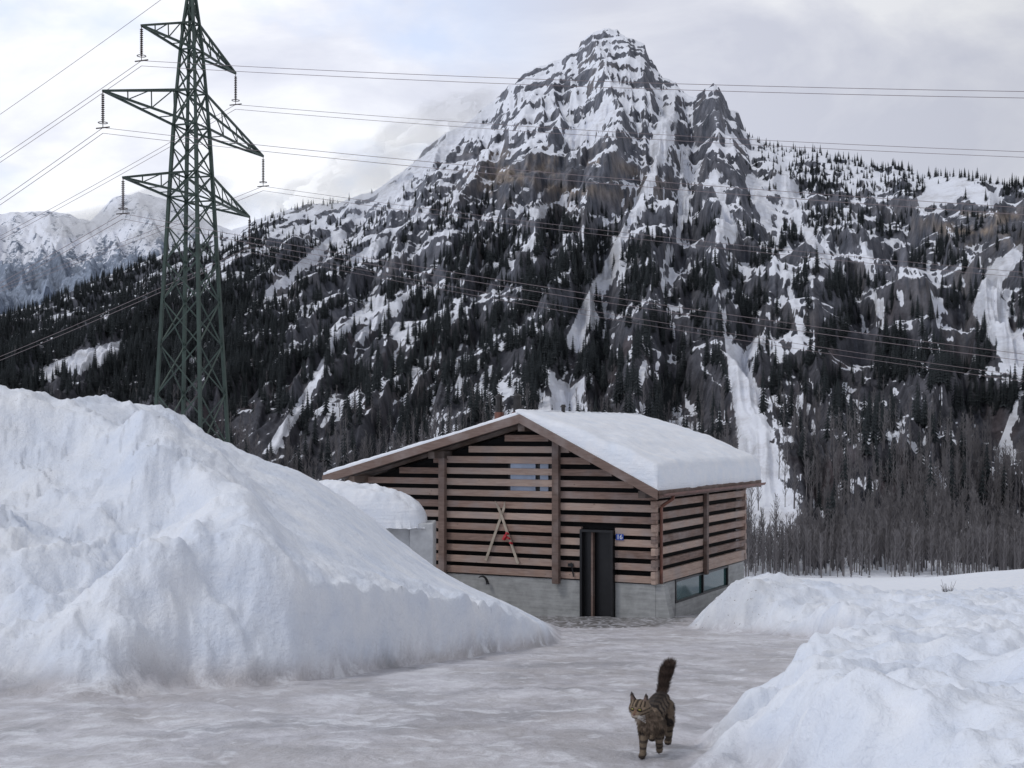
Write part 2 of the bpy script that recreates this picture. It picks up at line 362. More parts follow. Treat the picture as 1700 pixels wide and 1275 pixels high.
def mountain_mat(name,haze=0):
    m,nt,b=M(name)
    a=nt.nodes.new('ShaderNodeAttribute'); a.attribute_name='rock_haze'
    sa=nt.nodes.new('ShaderNodeAttribute'); sa.attribute_name='snowm'
    sp=nt.nodes.new('ShaderNodeSeparateColor'); L(nt,sa.outputs['Color'],sp.inputs[0])
    v=coords(nt,(1,1,.55)); n1=noise(nt,v,.09,7,.72); n2=noise(nt,coords(nt,(1,1,4)),.035,7,.72)
    f=math_(nt,'ADD',sp.outputs[0],math_(nt,'MULTIPLY',math_(nt,'SUBTRACT',n1,.5),.85))
    f=math_(nt,'ADD',f,math_(nt,'MULTIPLY',math_(nt,'SUBTRACT',n2,.5),.85))
    r=ramp(nt,[(.45,0),(.55,1)],f)
    rc=mixc(nt,1.0,a.outputs['Color'],ramp(nt,[(.3,.45),(.7,1.6)],n1).outputs[0],'MULTIPLY')
    c=mixc(nt,r.outputs[0],rc,(.80,.825,.89))
    c=mixc(nt,math_(nt,'MULTIPLY',math_(nt,'MULTIPLY',sp.outputs[1],ramp(nt,[(.48,0),(.68,1)],n2).outputs[0]),.5),c,(.40,.385,.385))
    L(nt,c,b.inputs['Base Color']); b.inputs['Roughness'].default_value=.9; b.inputs['Specular IOR Level'].default_value=.1
    bump(nt,b,math_(nt,'ADD',n1,n2),.5,5)
    return m
mme,MT=mountain()
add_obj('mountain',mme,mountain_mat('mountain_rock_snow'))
k=np.linspace(-1.0,1.0,200); dd=np.geomspace(70,460,120); K,D=np.meshgrid(k,dd)
Xv=K*D; Zv=plane(D)-.25+.6*fbm(Xv/30,D/30,3,5)*ss(75,120,D)-3*ss(410,455,D)
Zv+=2.0*ss(.24,.42,K)*ss(75,120,D)*ss(230,150,D)
add_obj('valley_snowfield',grid_mesh('valley_snowfield',Xv,D,Zv),m_snow)
k=np.linspace(-.55,.0,500); r=np.linspace(0,1,220); K,R=np.meshgrid(k,r); px=850+F*K
sk=np.interp(px,[-360,-100,0,40,80,110,150,185,230,262,300,340,400,470,560,850],[350,370,356,352,344,350,368,332,318,326,338,362,388,400,425,600])
D=3000+1600*R; zr=(HY-sk)/F*4600; Z=zr*(.35+.65*R**1.2)+np.interp(R,[0,.5,.9,1],[1,1,.5,.12])*(150*(ridged(K*26+.2*R,R*2.5,5,7)-.6)+60*fbm(K*60,R*9,4,8))
X=K*D; fine=fbm(X/60,D/90,5,4,.6); EYd=HY-F*Z/D
rk=np.ones(X.shape+(3,))*np.array((.24,.28,.35))*(1+.4*fine[...,None])  # paler, bluer rock: aerial haze put into the far range's colour
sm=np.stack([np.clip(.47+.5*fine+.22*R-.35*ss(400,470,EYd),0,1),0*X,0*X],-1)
add_obj('distant_mountains',grid_mesh('distant_mountains',X,D,Z,{'rock_haze':rk,'snowm':sm}),mountain_mat('distant_range',1))
# ------------------------------------------------------------ drifting cloud on the left shoulder
mc=bpy.data.materials.new('cloud_vapour'); mc.use_nodes=True; nt=mc.node_tree; nt.nodes.clear()
oo=nt.nodes.new('ShaderNodeOutputMaterial'); vs_=nt.nodes.new('ShaderNodeVolumeScatter'); vs_.inputs['Color'].default_value=(1,1,1,1); vs_.inputs['Density'].default_value=.0034
L(nt,vs_.outputs[0],oo.inputs['Volume'])
bm=bmesh.new()
for (pxc,yc_,d_,rx,ry,rz) in ((650,262,2150,110,130,40),(600,300,2150,110,120,32),(715,210,2180,85,110,34),(540,318,2200,110,120,24),(765,180,2230,60,80,20),(230,345,3900,260,150,40),(330,365,3700,200,120,34)):
    mm=bmesh.ops.create_icosphere(bm,subdivisions=5,radius=1.0)
    cx=(pxc-850)/F*d_; cz=(HY-yc_)/F*d_
    P_=np.array([v.co[:] for v in mm['verts']]); dn=1+.6*fbm(P_[:,0]*1.8+pxc,P_[:,2]*1.8+P_[:,1],5,9)
    for v,k_ in zip(mm['verts'],dn): v.co=Vector((cx+v.co.x*rx*k_+v.co.z*rz*.6,d_+v.co.y*ry*k_,cz+v.co.z*rz*k_+v.co.x*rx*.35))
me=bpy.data.meshes.new('cloud'); bm.to_mesh(me); bm.free(); add_obj('cloud',me,mc,None,True)
# ------------------------------------------------------------ trees
m_fir=simple('fir_needles',(.021,.027,.030),.9,.5,.6,bmp=0)
m_bark=simple('grey_bark',(.17,.16,.165),.9,.35,.05,bmp=0)
def fir(i):
    b=MB(); rr=random.Random(i); b.beam((0,0,-.05),(0,0,.95),.03,w2=.004,n=5)
    L_=11
    for j in range(L_):
        f=j/(L_-1); z=.10+.86*f; rad=(.17*(1-f)**.85+.012)*rr.uniform(.8,1.15); n=9
        top=(rr.uniform(-.004,.004),0,z+.09*(1-f*.5)); vs=[top]
        for q in range(n*2):
            an=math.pi*q/n+j*.7; R_=rad*(rr.uniform(.85,1.15) if q%2==0 else rr.uniform(.35,.6))
            vs.append((math.cos(an)*R_,math.sin(an)*R_,z-(.035 if q%2==0 else .0)-R_*.15))
        b.add(vs,[(0,1+q,1+(q+1)%(2*n)) for q in range(2*n)])
    me=bpy.data.meshes.new('fir_tree'); me.from_pydata(b.v,[],b.f); me.materials.append(m_fir); return bpy.data.objects.new('fir_tree_template',me)
def bare(i):
    b=MB(); rr=random.Random(i+50); b.beam((0,0,-.05),(rr.uniform(-.03,.03),0,1),.024,w2=.004,n=4)
    for j in range(22):
        z=.25+.70*rr.random(); an=rr.uniform(0,6.28); l=(.24*(1.05-z)+.05)*rr.uniform(.6,1.2)
        p=Vector((0,0,z)); q=p+Vector((math.cos(an)*l*.5,math.sin(an)*l*.5,l*1.0)); b.beam(p,q,.006,w2=.002,n=3)
        for e in range(2):
            t=rr.uniform(.3,.9); a2=an+rr.uniform(-1,1); pp=p.lerp(q,t); b.beam(pp,pp+Vector((math.cos(a2)*l*.25,math.sin(a2)*l*.25,l*.4)),.004,w2=.002,n=3)
    me=bpy.data.meshes.new('bare_tree'); me.from_pydata(b.v,[],b.f); me.materials.append(m_bark); return bpy.data.objects.new('bare_tree_template',me)
def mkcoll(name,fn,n):
    c=bpy.data.collections.new(name)
    for i in range(n): c.objects.link(fn(i))
    return c
def instancer(name,pts,sc,coll,mat):
    me=bpy.data.meshes.new(name); me.vertices.add(len(pts)); me.vertices.foreach_set('co',np.asarray(pts,np.float32).ravel())
    a=me.attributes.new('sc','FLOAT','POINT'); a.data.foreach_set('value',np.asarray(sc,np.float32)); me.update()
    o=add_obj(name,me,mat); ng=bpy.data.node_groups.new(name,'GeometryNodeTree')
    ng.interface.new_socket('Geometry',in_out='INPUT',socket_type='NodeSocketGeometry'); ng.interface.new_socket('Geometry',in_out='OUTPUT',socket_type='NodeSocketGeometry')
    gi=ng.nodes.new('NodeGroupInput'); go=ng.nodes.new('NodeGroupOutput'); ip=ng.nodes.new('GeometryNodeInstanceOnPoints')
    ci=ng.nodes.new('GeometryNodeCollectionInfo'); ci.inputs['Collection'].default_value=coll; ci.inputs['Separate Children'].default_value=True; ci.inputs['Reset Children'].default_value=True
    at=ng.nodes.new('GeometryNodeInputNamedAttribute'); at.data_type='FLOAT'; at.inputs['Name'].default_value='sc'
    rv=ng.nodes.new('FunctionNodeRandomValue'); rv.data_type='FLOAT_VECTOR'; rv.inputs[0].default_value=(-.04,-.04,0); rv.inputs[1].default_value=(.04,.04,6.28)
    er=ng.nodes.new('FunctionNodeEulerToRotation'); ip.inputs['Pick Instance'].default_value=True
    l=ng.links.new; l(gi.outputs[0],ip.inputs['Points']); l(ci.outputs[0],ip.inputs['Instance']); l(rv.outputs[0],er.inputs[0]); l(er.outputs[0],ip.inputs['Rotation'])
    l(at.outputs[0],ip.inputs['Scale']); l(ip.outputs[0],go.inputs[0])
    md=o.modifiers.new('i','NODES'); md.node_group=ng; return o
Xm,Ym,Zm,PX,EY,S,SM,CHm,MED,FINE,VIS=MT
def pick(prob,n):
    p=(prob*(.15+np.clip(VIS,0,3))).ravel(); p=p/p.sum(); idx=rng.choice(p.size,n,p=p,replace=True)
    j=rng.normal(0,1.2,(n,2)); return np.stack([Xm.ravel()[idx]+j[:,0],Ym.ravel()[idx]+j[:,1],Zm.ravel()[idx]-.6],-1),idx
leftf=ss(540,300,PX)*ss(390,440,EY)*ss(680,580,EY)*1.5
ridg=ss(1240,1300,PX)*ss(345,300,EY)*1.2
gen=ss(.08,.3,fbm(PX/55+EY/90,EY/60,4,120)+.06)*ss(300,400,EY)*ss(800,600,EY)
diag=ss(.06,.25,fbm((PX+1.2*EY)/42,(PX-EY)/170,3,130))*ss(280,400,EY)*ss(700,600,EY)*ss(1150,900,PX)
skyl=ss(.97,.995,S)*((PX<600)|(PX>1240))*1.2
peak=ss(650,720,PX)*ss(1245,1200,PX)*ss(330,270,EY)
prob=(leftf+ridg+gen*.75+diag*1.0+skyl+.03)*(1-.97*CHm)*(1-peak)*ss(980,820,EY)*ss(120,260,EY)*(1-.7*SM)
pts,idx=pick(prob,11500)
sc=rng.uniform(8,19,len(pts))*np.interp(EY.ravel()[idx],[250,450],[.7,1])
instancer('conifer_forest',pts,sc,mkcoll('fir_trees',fir,4),m_fir)
prob=(ss(560,900,EY)**1.5*(.3+.9*ss(-.15,.25,MED))+.4*ss(860,930,EY))*(1-.97*CHm)*ss(.0,.002,S)
pts,idx=pick(prob,8000)
instancer('bare_deciduous_forest',pts,rng.uniform(8,16,len(pts)),mkcoll('bare_trees',bare,5),m_bark)
b=MB(); sx,sy=(1573-850)/F*38,38.; z=gz(sx,sy)-.05
for i in range(22):
    a=random.uniform(0,6.28); l=random.uniform(.3,.6); p=Vector((sx,sy,z)); q=p+Vector((math.cos(a)*l*.4,math.sin(a)*l*.4,l)); b.beam(p,q,.009,w2=.004,n=3)
    b.beam(p.lerp(q,.5),p.lerp(q,.5)+Vector((math.cos(a+1)*.12,math.sin(a+1)*.12,.15)),.006,w2=.003,n=3)
b.obj('bare_shrub',m_bark)
# ------------------------------------------------------------ chalet
house=empty('timber_chalet',(3.39,32.0,0),math.atan2(-.46,.888))
TA,ZA=3.2,.46; SLL,SLR=.27,.497; TL=8.3; SD=6.91; ZB=-3.61
und=lambda t:(ZA-.24-(t-TA)*SLL) if t>TA else (ZA-.24-(TA-t)*SLR)
wb=MB(); sp,bh=.285,.172
i=0
while True:
    z=ZB+i*sp
    top=z+bh
    if top>und(TA)-.03: break
    tl=min(TL,TA+(ZA-.26-top)/SLL); tr=max(-.13,TA-(ZA-.26-top)/SLR)
    cuts=[tl]
    for c in (5.79,2.51):
        if tr<c<tl: cuts.append(c)
    cuts.append(tr)
    for a,c in zip(cuts[:-1],cuts[1:]):
        if a-c<.05: continue
        segs=[(a,c)]
        if c<1.9 and a>1.0 and z<-2.35: segs=[(a,1.86),(.965,c)]
        for (a2,c2) in segs:
            j=random.uniform(-.01,.01); jz=random.uniform(-.01,.01); hv=random.uniform(-.012,.008); wb.box(-a2+.004,-c2-.004,-.05+j,.07+j,z+jz,top+jz+hv)
    i+=1
for i in range(-0,9):
    z=ZB+sp*.5+i*sp; 
    if z+bh>-1.33: break
    j=random.uniform(-.006,.006)
    wb.box(.02+j,.13+j,-.16,3.35,z-.04,z+bh-.04); wb.box(.02+j,.13+j,3.43,SD+.14,z-.04,z+bh-.04)
wb.box(.022,.132,-.14,SD,ZB-.02,ZB+.10)
for i in range(9):
    z=ZB+i*sp
    if z<-1.5: wb.box(-.3,.16,SD-.02,SD+.1,z,z+bh)
wb.obj('wall_boards',m_wood,house,bevel=.006)
b=MB()
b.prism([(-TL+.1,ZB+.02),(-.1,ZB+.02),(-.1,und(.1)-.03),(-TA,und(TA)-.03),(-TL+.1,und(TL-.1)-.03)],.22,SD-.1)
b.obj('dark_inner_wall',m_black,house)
b=MB()
for t,z0 in ((5.79,ZB-.13),(2.51,ZB-.13)):
    b.box(-t-.09,-t+.09,-.20,-.065,z0,und(t)-.02)
    for z in (und(t)-.2,z0+.15): b.box(-t-.12,-t+.12,-.10,-.062,z-.02,z+.03)
b.box(.142,.24,3.31,3.47,ZB-.1,-1.36)
b.box(-.06,.14,-.045,.06,-1.47,-1.33)
b.obj('wall_posts',m_post,house,bevel=.008)
b=MB()
b.box(-TL,-1.86,-.02,.25,-5.6,ZB-.03); b.box(-.965,.10,-.02,.25,-5.6,ZB-.035)
b.box(-.15,.10,.25,1.3,-5.6,ZB-.05)
b.box(-.15,.12,1.3,SD,-6.2,-4.24); b.box(-.15,.11,5.5,SD,-4.24,ZB-.05)
b.box(-TL,-.15,SD-.2,SD,-6.3,ZB-.05)
b.add([(.102,-.03,ZB-.02),(.30,-.03,ZB-.02),(.55,-.03,-4.8),(.102,-.03,-4.8),(.102,.25,ZB-.02),(.30,.25,ZB-.02),(.55,.25,-4.8),(.102,.25,-4.8)],
      [(0,3,2,1),(4,5,6,7),(0,1,5,4),(1,2,6,5),(2,3,7,6)])
b.obj('concrete_base',m_conc,house,bevel=.01)
b=MB(); b.box(-.02,.06,1.3,5.5,-4.24,ZB-.04); b.obj('ground_floor_glazing',m_glass,house)
b=MB()
for y in (1.32,3.4,5.45): b.box(.061,.12,y-.035,y+.035,-4.24,ZB-.04)
b.box(.061,.118,1.36,5.4,-4.239,-4.19); b.box(.061,.118,1.36,5.4,ZB-.10,ZB-.045)
b.obj('glazing_frame',m_steel,house)
b=MB(); b.box(-3.90,-3.19,.075,.12,-1.56,-.64); b.box(-3.06,-2.83,.075,.12,-1.56,-.64); b.obj('gable_window',m_win,house)
b=MB(); b.box(-3.98,-2.75,.125,.20,-1.63,-.58); b.obj('window_frame',m_steel,house)
b=MB(); zt=-2.36
b.box(-1.855,-1.80,-.16,.25,-4.62,zt); b.box(-1.03,-.972,-.16,.25,-4.62,zt); b.box(-1.80,-1.03,-.159,.25,zt-.06,zt-.001)
b.box(-1.80,-1.62,.0,.06,-4.62,zt-.06)
b.box(-1.57,-1.10,.16,.20,-4.6,zt-.07)
b.obj('door_portal',m_steel,house)
b=MB(); b.box(-1.61,-1.56,-.02,.10,-4.6,zt-.065,.5); b.obj('door_edge',m_post,house)
b=MB(); b.box(-1.615,-1.03,.21,.24,-4.62,zt-.06); b.obj('doorway_dark',m_black,house)  # black sheet paints in the darkness inside the open doorway
m_blue=simple('enamel_blue',(.015,.06,.32),.3,.1,3,bmp=0); m_white=simple('enamel_white',(.8,.8,.8),.4,.05,3,bmp=0)
b=MB(); b.box(-.82-.10,-.82+.10,-.085,-.07,-2.52-.075,-2.52+.075); b.obj('number_plate',m_blue,house)
cu=bpy.data.curves.new('house_number','FONT'); cu.body='16'; cu.size=.16; cu.align_x='CENTER'; cu.align_y='CENTER'; cu.extrude=.001
to=bpy.data.objects.new('house_number',cu); scene.collection.objects.link(to); to.parent=house; to.location=(-.82,-.088,-2.52); to.rotation_euler=(math.pi/2,0,0); cu.materials.append(m_white)
m_ski=simple('old_ski_wood',(.42,.36,.29),.6,.3,5,bmp=0); m_red=simple('red_mitt',(.38,.02,.03),.7,.2,5,bmp=0)
b=MB()
def ski(t0,z0,t1,z1,y):
    p=Vector((-t0,y,z0)); q=Vector((-t1,y,z1)); d=(q-p).normalized(); w=Vector((d.z,0,-d.x))*.034
    n=10; vs=[]
    for i in range(n+1):
        f=i/n; c=p.lerp(q,f); ww=w*(1 if f<.9 else (1-f)*8+.2); off=Vector((0,-.08*max(0,f-.88)/.12,0))
        vs+=[c-ww+off,c+ww+off,c+ww+off+Vector((0,.02,0)),c-ww+off+Vector((0,.02,0))]
    fs=[]
    for i in range(n):
        for e in range(4): fs.append((4*i+e,4*i+(e+1)%4,4*i+4+(e+1)%4,4*i+4+e))
    b.add(vs,fs,.5)
ski(4.53,-3.25,3.93,-1.72,-.10); ski(3.58,-3.30,4.20,-1.72,-.13)
b.obj('crossed_skis',m_ski,house)
b=MB()
for dx,dz,r in ((0,0,.05),(.05,.08,.035),(-.04,-.06,.04),(.10,-.04,.03),(.16,-.16,.03)):
    b.beam((-3.93+dx,-.2,-2.60+dz),(-3.90+dx,-.14,-2.63+dz),r*2,n=8,w2=r*1.5)
b.obj('red_binding',m_red,house)
b=MB(); prev=None
for i in range(10):
    a=i/9*2.2; p=(-4.62+.16*math.cos(a),-.12,-3.68+.2*math.sin(a)-.18)
    if prev: b.beam(prev,p,.07*(1-i/11)+.015,n=6,w2=.07*(1-(i+1)/11)+.015)
    prev=p
b.beam((-2.12,-.09,-3.2),(-2.05,-.09,-3.55),.03,n=6); b.box(-2.2,-2.06,-.11,-.07,-3.3,-3.22)
b.obj('hanging_horn_and_tool',m_steel,house)
y0,y1=-.8,7.4; TE,TR=9.12,-.45
zL=lambda t:ZA-(t-TA)*SLL; zR=lambda t:ZA-(TA-t)*SLR
b=MB()
b.prism([(-TE,zL(TE)-.10),(-TE,zL(TE)),(-TA,ZA),(-TR,zR(TR)),(-TR,zR(TR)-.10),(-TA,ZA-.10)],y0+.03,y1,.35)
for y in np.arange(y0+.9,y1,.9):
    b.prism([(-TE+.1,zL(TE)-.19),(-TE+.1,zL(TE)-.102),(-TA,ZA-.102),(-TR-.05,zR(TR)-.08),(-TR-.05,zR(TR)-.19),(-TA,ZA-.22)],y,y+.1)
for t in (0.0,3.2,5.79,8.25):
    zz=und(t); b.box(-t-.09,-t+.09,y0+.1,SD,zz-.16,zz+.02)
b.obj('roof_deck',m_roofw,house)
b=MB()
for yy in (y0-.02,y1):
    b.prism([(-TE,zL(TE)-.20),(-TE,zL(TE)+.02),(-TA,ZA+.02),(-TA,ZA-.20)],yy,yy+.05,.55)
    b.prism([(-TA,ZA-.20),(-TA,ZA+.02),(-TR,zR(TR)+.02),(-TR,zR(TR)-.20)],yy,yy+.05,.45)
b.box(-TR-.002,-TR+.03,y0+.03,y1,zR(TR)-.17,zR(TR)+.02,.4)
b.obj('verge_boards',m_post,house,bevel=.006)
b=MB()
gxx=-TR+.09; gz_=zR(TR)-.05
for i in range(6):
    a0=math.pi+math.pi*i/6; a1=math.pi+math.pi*(i+1)/6
    p0=(gxx+.075*math.cos(a0),gz_+.085*math.sin(a0)); p1=(gxx+.075*math.cos(a1),gz_+.085*math.sin(a1))
    b.add([(p0[0],y0,p0[1]),(p1[0],y0,p1[1]),(p1[0],y1,p1[1]),(p0[0],y1,p0[1])],[(0,1,2,3)])
b.beam((gxx,.0,gz_-.07),(gxx-.05,.1,gz_-.16),.075,n=8); b.beam((gxx-.05,.1,gz_-.16),(.19,.1,gz_-.36),.075,n=8); b.beam((.19,.1,gz_-.36),(.19,.1,-3.62),.075,n=8)
b.obj('gutter_and_downpipe',m_copper,house)
def slab(name,ta,tb,zf,thick,ya,yb,nt_=70,ns=110,seed=0):
    a=np.linspace(0,1,nt_); s_=np.linspace(0,1,ns); A,Sg=np.meshgrid(a,s_)
    e=np.minimum(np.minimum(Sg*(yb-ya),(1-Sg)*(yb-ya)),(1-A)*abs(tb-ta))
    T=ta+(tb-ta)*A+.05*fbm(Sg*14,A*0,3,seed+8)*ss(.5,1,A)*np.sign(tb-ta); Yy=ya+(yb-ya)*Sg
    th=np.interp(A,[x for x,_ in thick],[x for _,x in thick])
    th=th*(1+.18*fbm(T*.9,Yy*.5,3,seed))+.02*fbm(T*5,Yy*5,3,seed+3)
    rnd=np.sqrt(np.clip(1-(1-np.clip(e/.17,0,1))**2,0,1)); 
    zt_=zf(T)+.03+th*(.55+.45*rnd)
    me=grid_mesh(name,-T,Yy,zt_)
    bm=bmesh.new(); bm.from_mesh(me); bm.verts.ensure_lookup_table()
    be=[ed for ed in bm.edges if ed.is_boundary]
    r=bmesh.ops.extrude_edge_only(bm,edges=be)
    for v in [g for g in r['geom'] if isinstance(g,bmesh.types.BMVert)]:
        v.co.z=float(zf(-v.co.x))+.025
    bmesh.ops.recalc_face_normals(bm,faces=bm.faces); bm.to_mesh(me); bm.free()
    return add_obj(name,me,m_snow,house,True)
slab('roof_snow',TA+.12,TR-.02,zR,[(0,.06),(.15,.20),(.4,.40),(.7,.55),(1,.60)],y0+.02,y1-.02,seed=5)
slab('roof_snow_thin',TA-.0,TE,zL,[(0,.10),(.3,.08),(1,.12)],y0+.06,y1-.02,seed=9)
b=MB()
for (t,s_,w) in ((5.12,1.75,.20),(4.56,1.75,.23)):
    zb=zL(t)-.1
    b.beam((-t,s_,zb),(-t,s_,.70),w,n=12); b.beam((-t,s_,.70),(-t,s_,.76),w*1.5,n=12); b.beam((-t,s_,.76),(-t,s_,.98),w*.9,n=12)
    b.beam((-t,s_,.98),(-t,s_,1.02),w*1.4,n=12); b.beam((-t,s_,1.02),(-t,s_,1.09),w*1.0,w2=.02,n=12)
b.beam((-3.2,1.75,.2),(-3.2,1.75,.70),.10,n=10); b.beam((-3.2,1.75,.70),(-3.2,1.75,.77),.17,n=10,w2=.08)
b.obj('chimney_pipes',m_chim,house)
b=MB()
for (t,w) in ((5.12,.22),(4.56,.25)): b.beam((-t,1.75,zL(t)-.1),(-t,1.75,.58),w*1.15,n=12)
b.obj('chimney_flashing',m_copper,house)
ann=empty('concrete_garden_wall',(0,0,0))
b=MB(); b.box(-4.6,-2.42,31.5,32.4,-5.4,-2.16); b.box(-2.418,-1.86,31.3,32.5,-5.4,-2.12); b.obj('wall_block',m_conc2,ann,bevel=.02)
A,Bq=np.meshgrid(np.linspace(-1,1,90),np.linspace(-1,1,50))
rr_=(np.abs(A)**3.2+np.abs(Bq)**3.2); dome=np.clip(1-rr_,0,1)**.42
hh=np.interp(A,[-1,-.4,.3,1],[1.15,1.10,.92,.70])
Xc=-3.55+1.5*A*(1+.06*dome); Yc=31.9+.85*Bq; Zc=-2.22+dome*hh*(1+.16*fbm(A*2,Bq*2,3,4))+.04*fbm(A*8,Bq*6,3,6)
o=add_obj('snow_cap',grid_mesh('snow_cap',Xc,Yc,Zc),m_snow,ann)
# ------------------------------------------------------------ pylon
PC=Vector((-13.06,54.,0)); Ax=Vector((.308,.951,0)); Bx=Vector((.951,-.308,0))
pyl=empty('electricity_pylon',PC,math.atan2(.951,.308))
b=MB()
zs=[-8,1.5,10,12.5,13.9,15.6,16.7,18.6]; ws=[2.75,1.98,1.25,1.02,.86,.64,.46,.06]
W=lambda z:float(np.interp(z,zs,ws))/2
def cor(z): w=W(z); return [Vector((sx*w,sy*w,z)) for sx,sy in ((-1,-1),(1,-1),(1,1),(-1,1))]
lv=[-8,-5.5,-3,-.6,1.6,3.6,5.4,7.0,8.4,9.57,10.57,11.6,12.5,13.9,14.8,15.6,16.7,17.6,18.6]
for n_,(a,c) in enumerate(zip(lv[:-1],lv[1:])):
    ca,cb=cor(a),cor(c)
    for i in range(4):
        j=(i+1)%4; lw=.125 if a<12 else .10
        b.beam(ca[i],cb[i],lw)
        b.beam(ca[i],cb[j],.045)
        b.beam(ca[j],cb[i],.045)
        if c in (9.57,10.57,12.5,13.9,15.6,16.7): b.beam(cb[i],cb[j],.06)
insul=MB(); tips=[]
for z,Lg,dz in ((15.6,3.55,1.1),(12.5,6.0,1.4),(9.57,4.75,1.0)):
    w0=W(z);w1=W(z+dz)
    for sg in (-1,1):
        tip=Vector((sg*Lg,0,z))
        for sy in (-1,1):
            p0=Vector((sg*w0,sy*w0,z)); p1=Vector((sg*w1,sy*w1,z+dz)); b.beam(p0,tip,.08); b.beam(p1,tip,.08)
            n=4
            for i in range(1,n):
                f=i/n
                if sy<0: b.beam(p0.lerp(tip,f),p1.lerp(tip,f),.035)
                if sy<0: b.beam(p0.lerp(tip,f),p1.lerp(tip,max(0,(i-1)/n)),.035)
        for i in (1,2,3):
            f=i/4; q0=[Vector((sg*w0,sy*w0,z)).lerp(tip,f) for sy in (-1,1)]; b.beam(q0[0],q0[1],.035)
        il=1.35; insul.beam(tip,tip-Vector((0,0,.15)),.03,n=5)
        for i in range(14):
            zz=tip.z-.15-i*.075; insul.beam((tip.x,0,zz),(tip.x,0,zz-.045),.13,n=8,w2=.06)
        insul.beam(tip-Vector((0,0,.15)),tip-Vector((0,0,il)),.025,n=5)
        for i in range(8):
            a0=i*math.pi/4;a1=a0+math.pi/4; insul.beam((tip.x+.17*math.cos(a0),.17*math.sin(a0),z-il+.18),(tip.x+.17*math.cos(a1),.17*math.sin(a1),z-il+.18),.025)
        insul.beam((tip.x-.02,-.3,z-il),(tip.x+.02,.3,z-il),.04)
        tips.append((z,sg,PC+Ax*sg*Lg+Vector((0,0,z-il))))
b.obj('lattice',m_pylon,pyl); insul.obj('insulators',m_ins,pyl)
wr=MB()
endy={(15.6,-1):152,(15.6,1):252,(12.5,-1):345,(12.5,1):452,(9.57,-1):588,(9.57,1):624}
endl={(15.6,-1):262,(15.6,1):392,(12.5,-1):332,(12.5,1):478,(9.57,-1):470,(9.57,1):592}
def wire(p,dirv,kedge,yedge,span,dz=0,r=.015):
    s=(kedge*p.y-p.x)/(dirv.x-kedge*dirv.y); zt_=(HY-yedge)/F*(p.y+dirv.y*s)
    a=(p.z-zt_)/(s*(1-s/span)); prev=None
    for i in range(61):
        q=span*(i/60)**1.3; c=p+dirv*q; c.z=p.z+dz-a*q*(1-q/span)
        if prev: wr.beam(prev,c,r,n=4)
        prev=c.copy()
Ld=Vector((-.8,.6,0))
for z,sg,p in tips:
    for dz in (0,-.2): 
        wire(p,Bx,.3864,endy[(z,sg)],210,dz); wire(p,Ld,-.3864,endl[(z,sg)],260,dz)
top=PC+Vector((0,0,18.6)); wire(top,Ld,-.3864,190,260); wire(top,Bx,.3864,-60,210)
wr.obj('power_lines',m_wire)
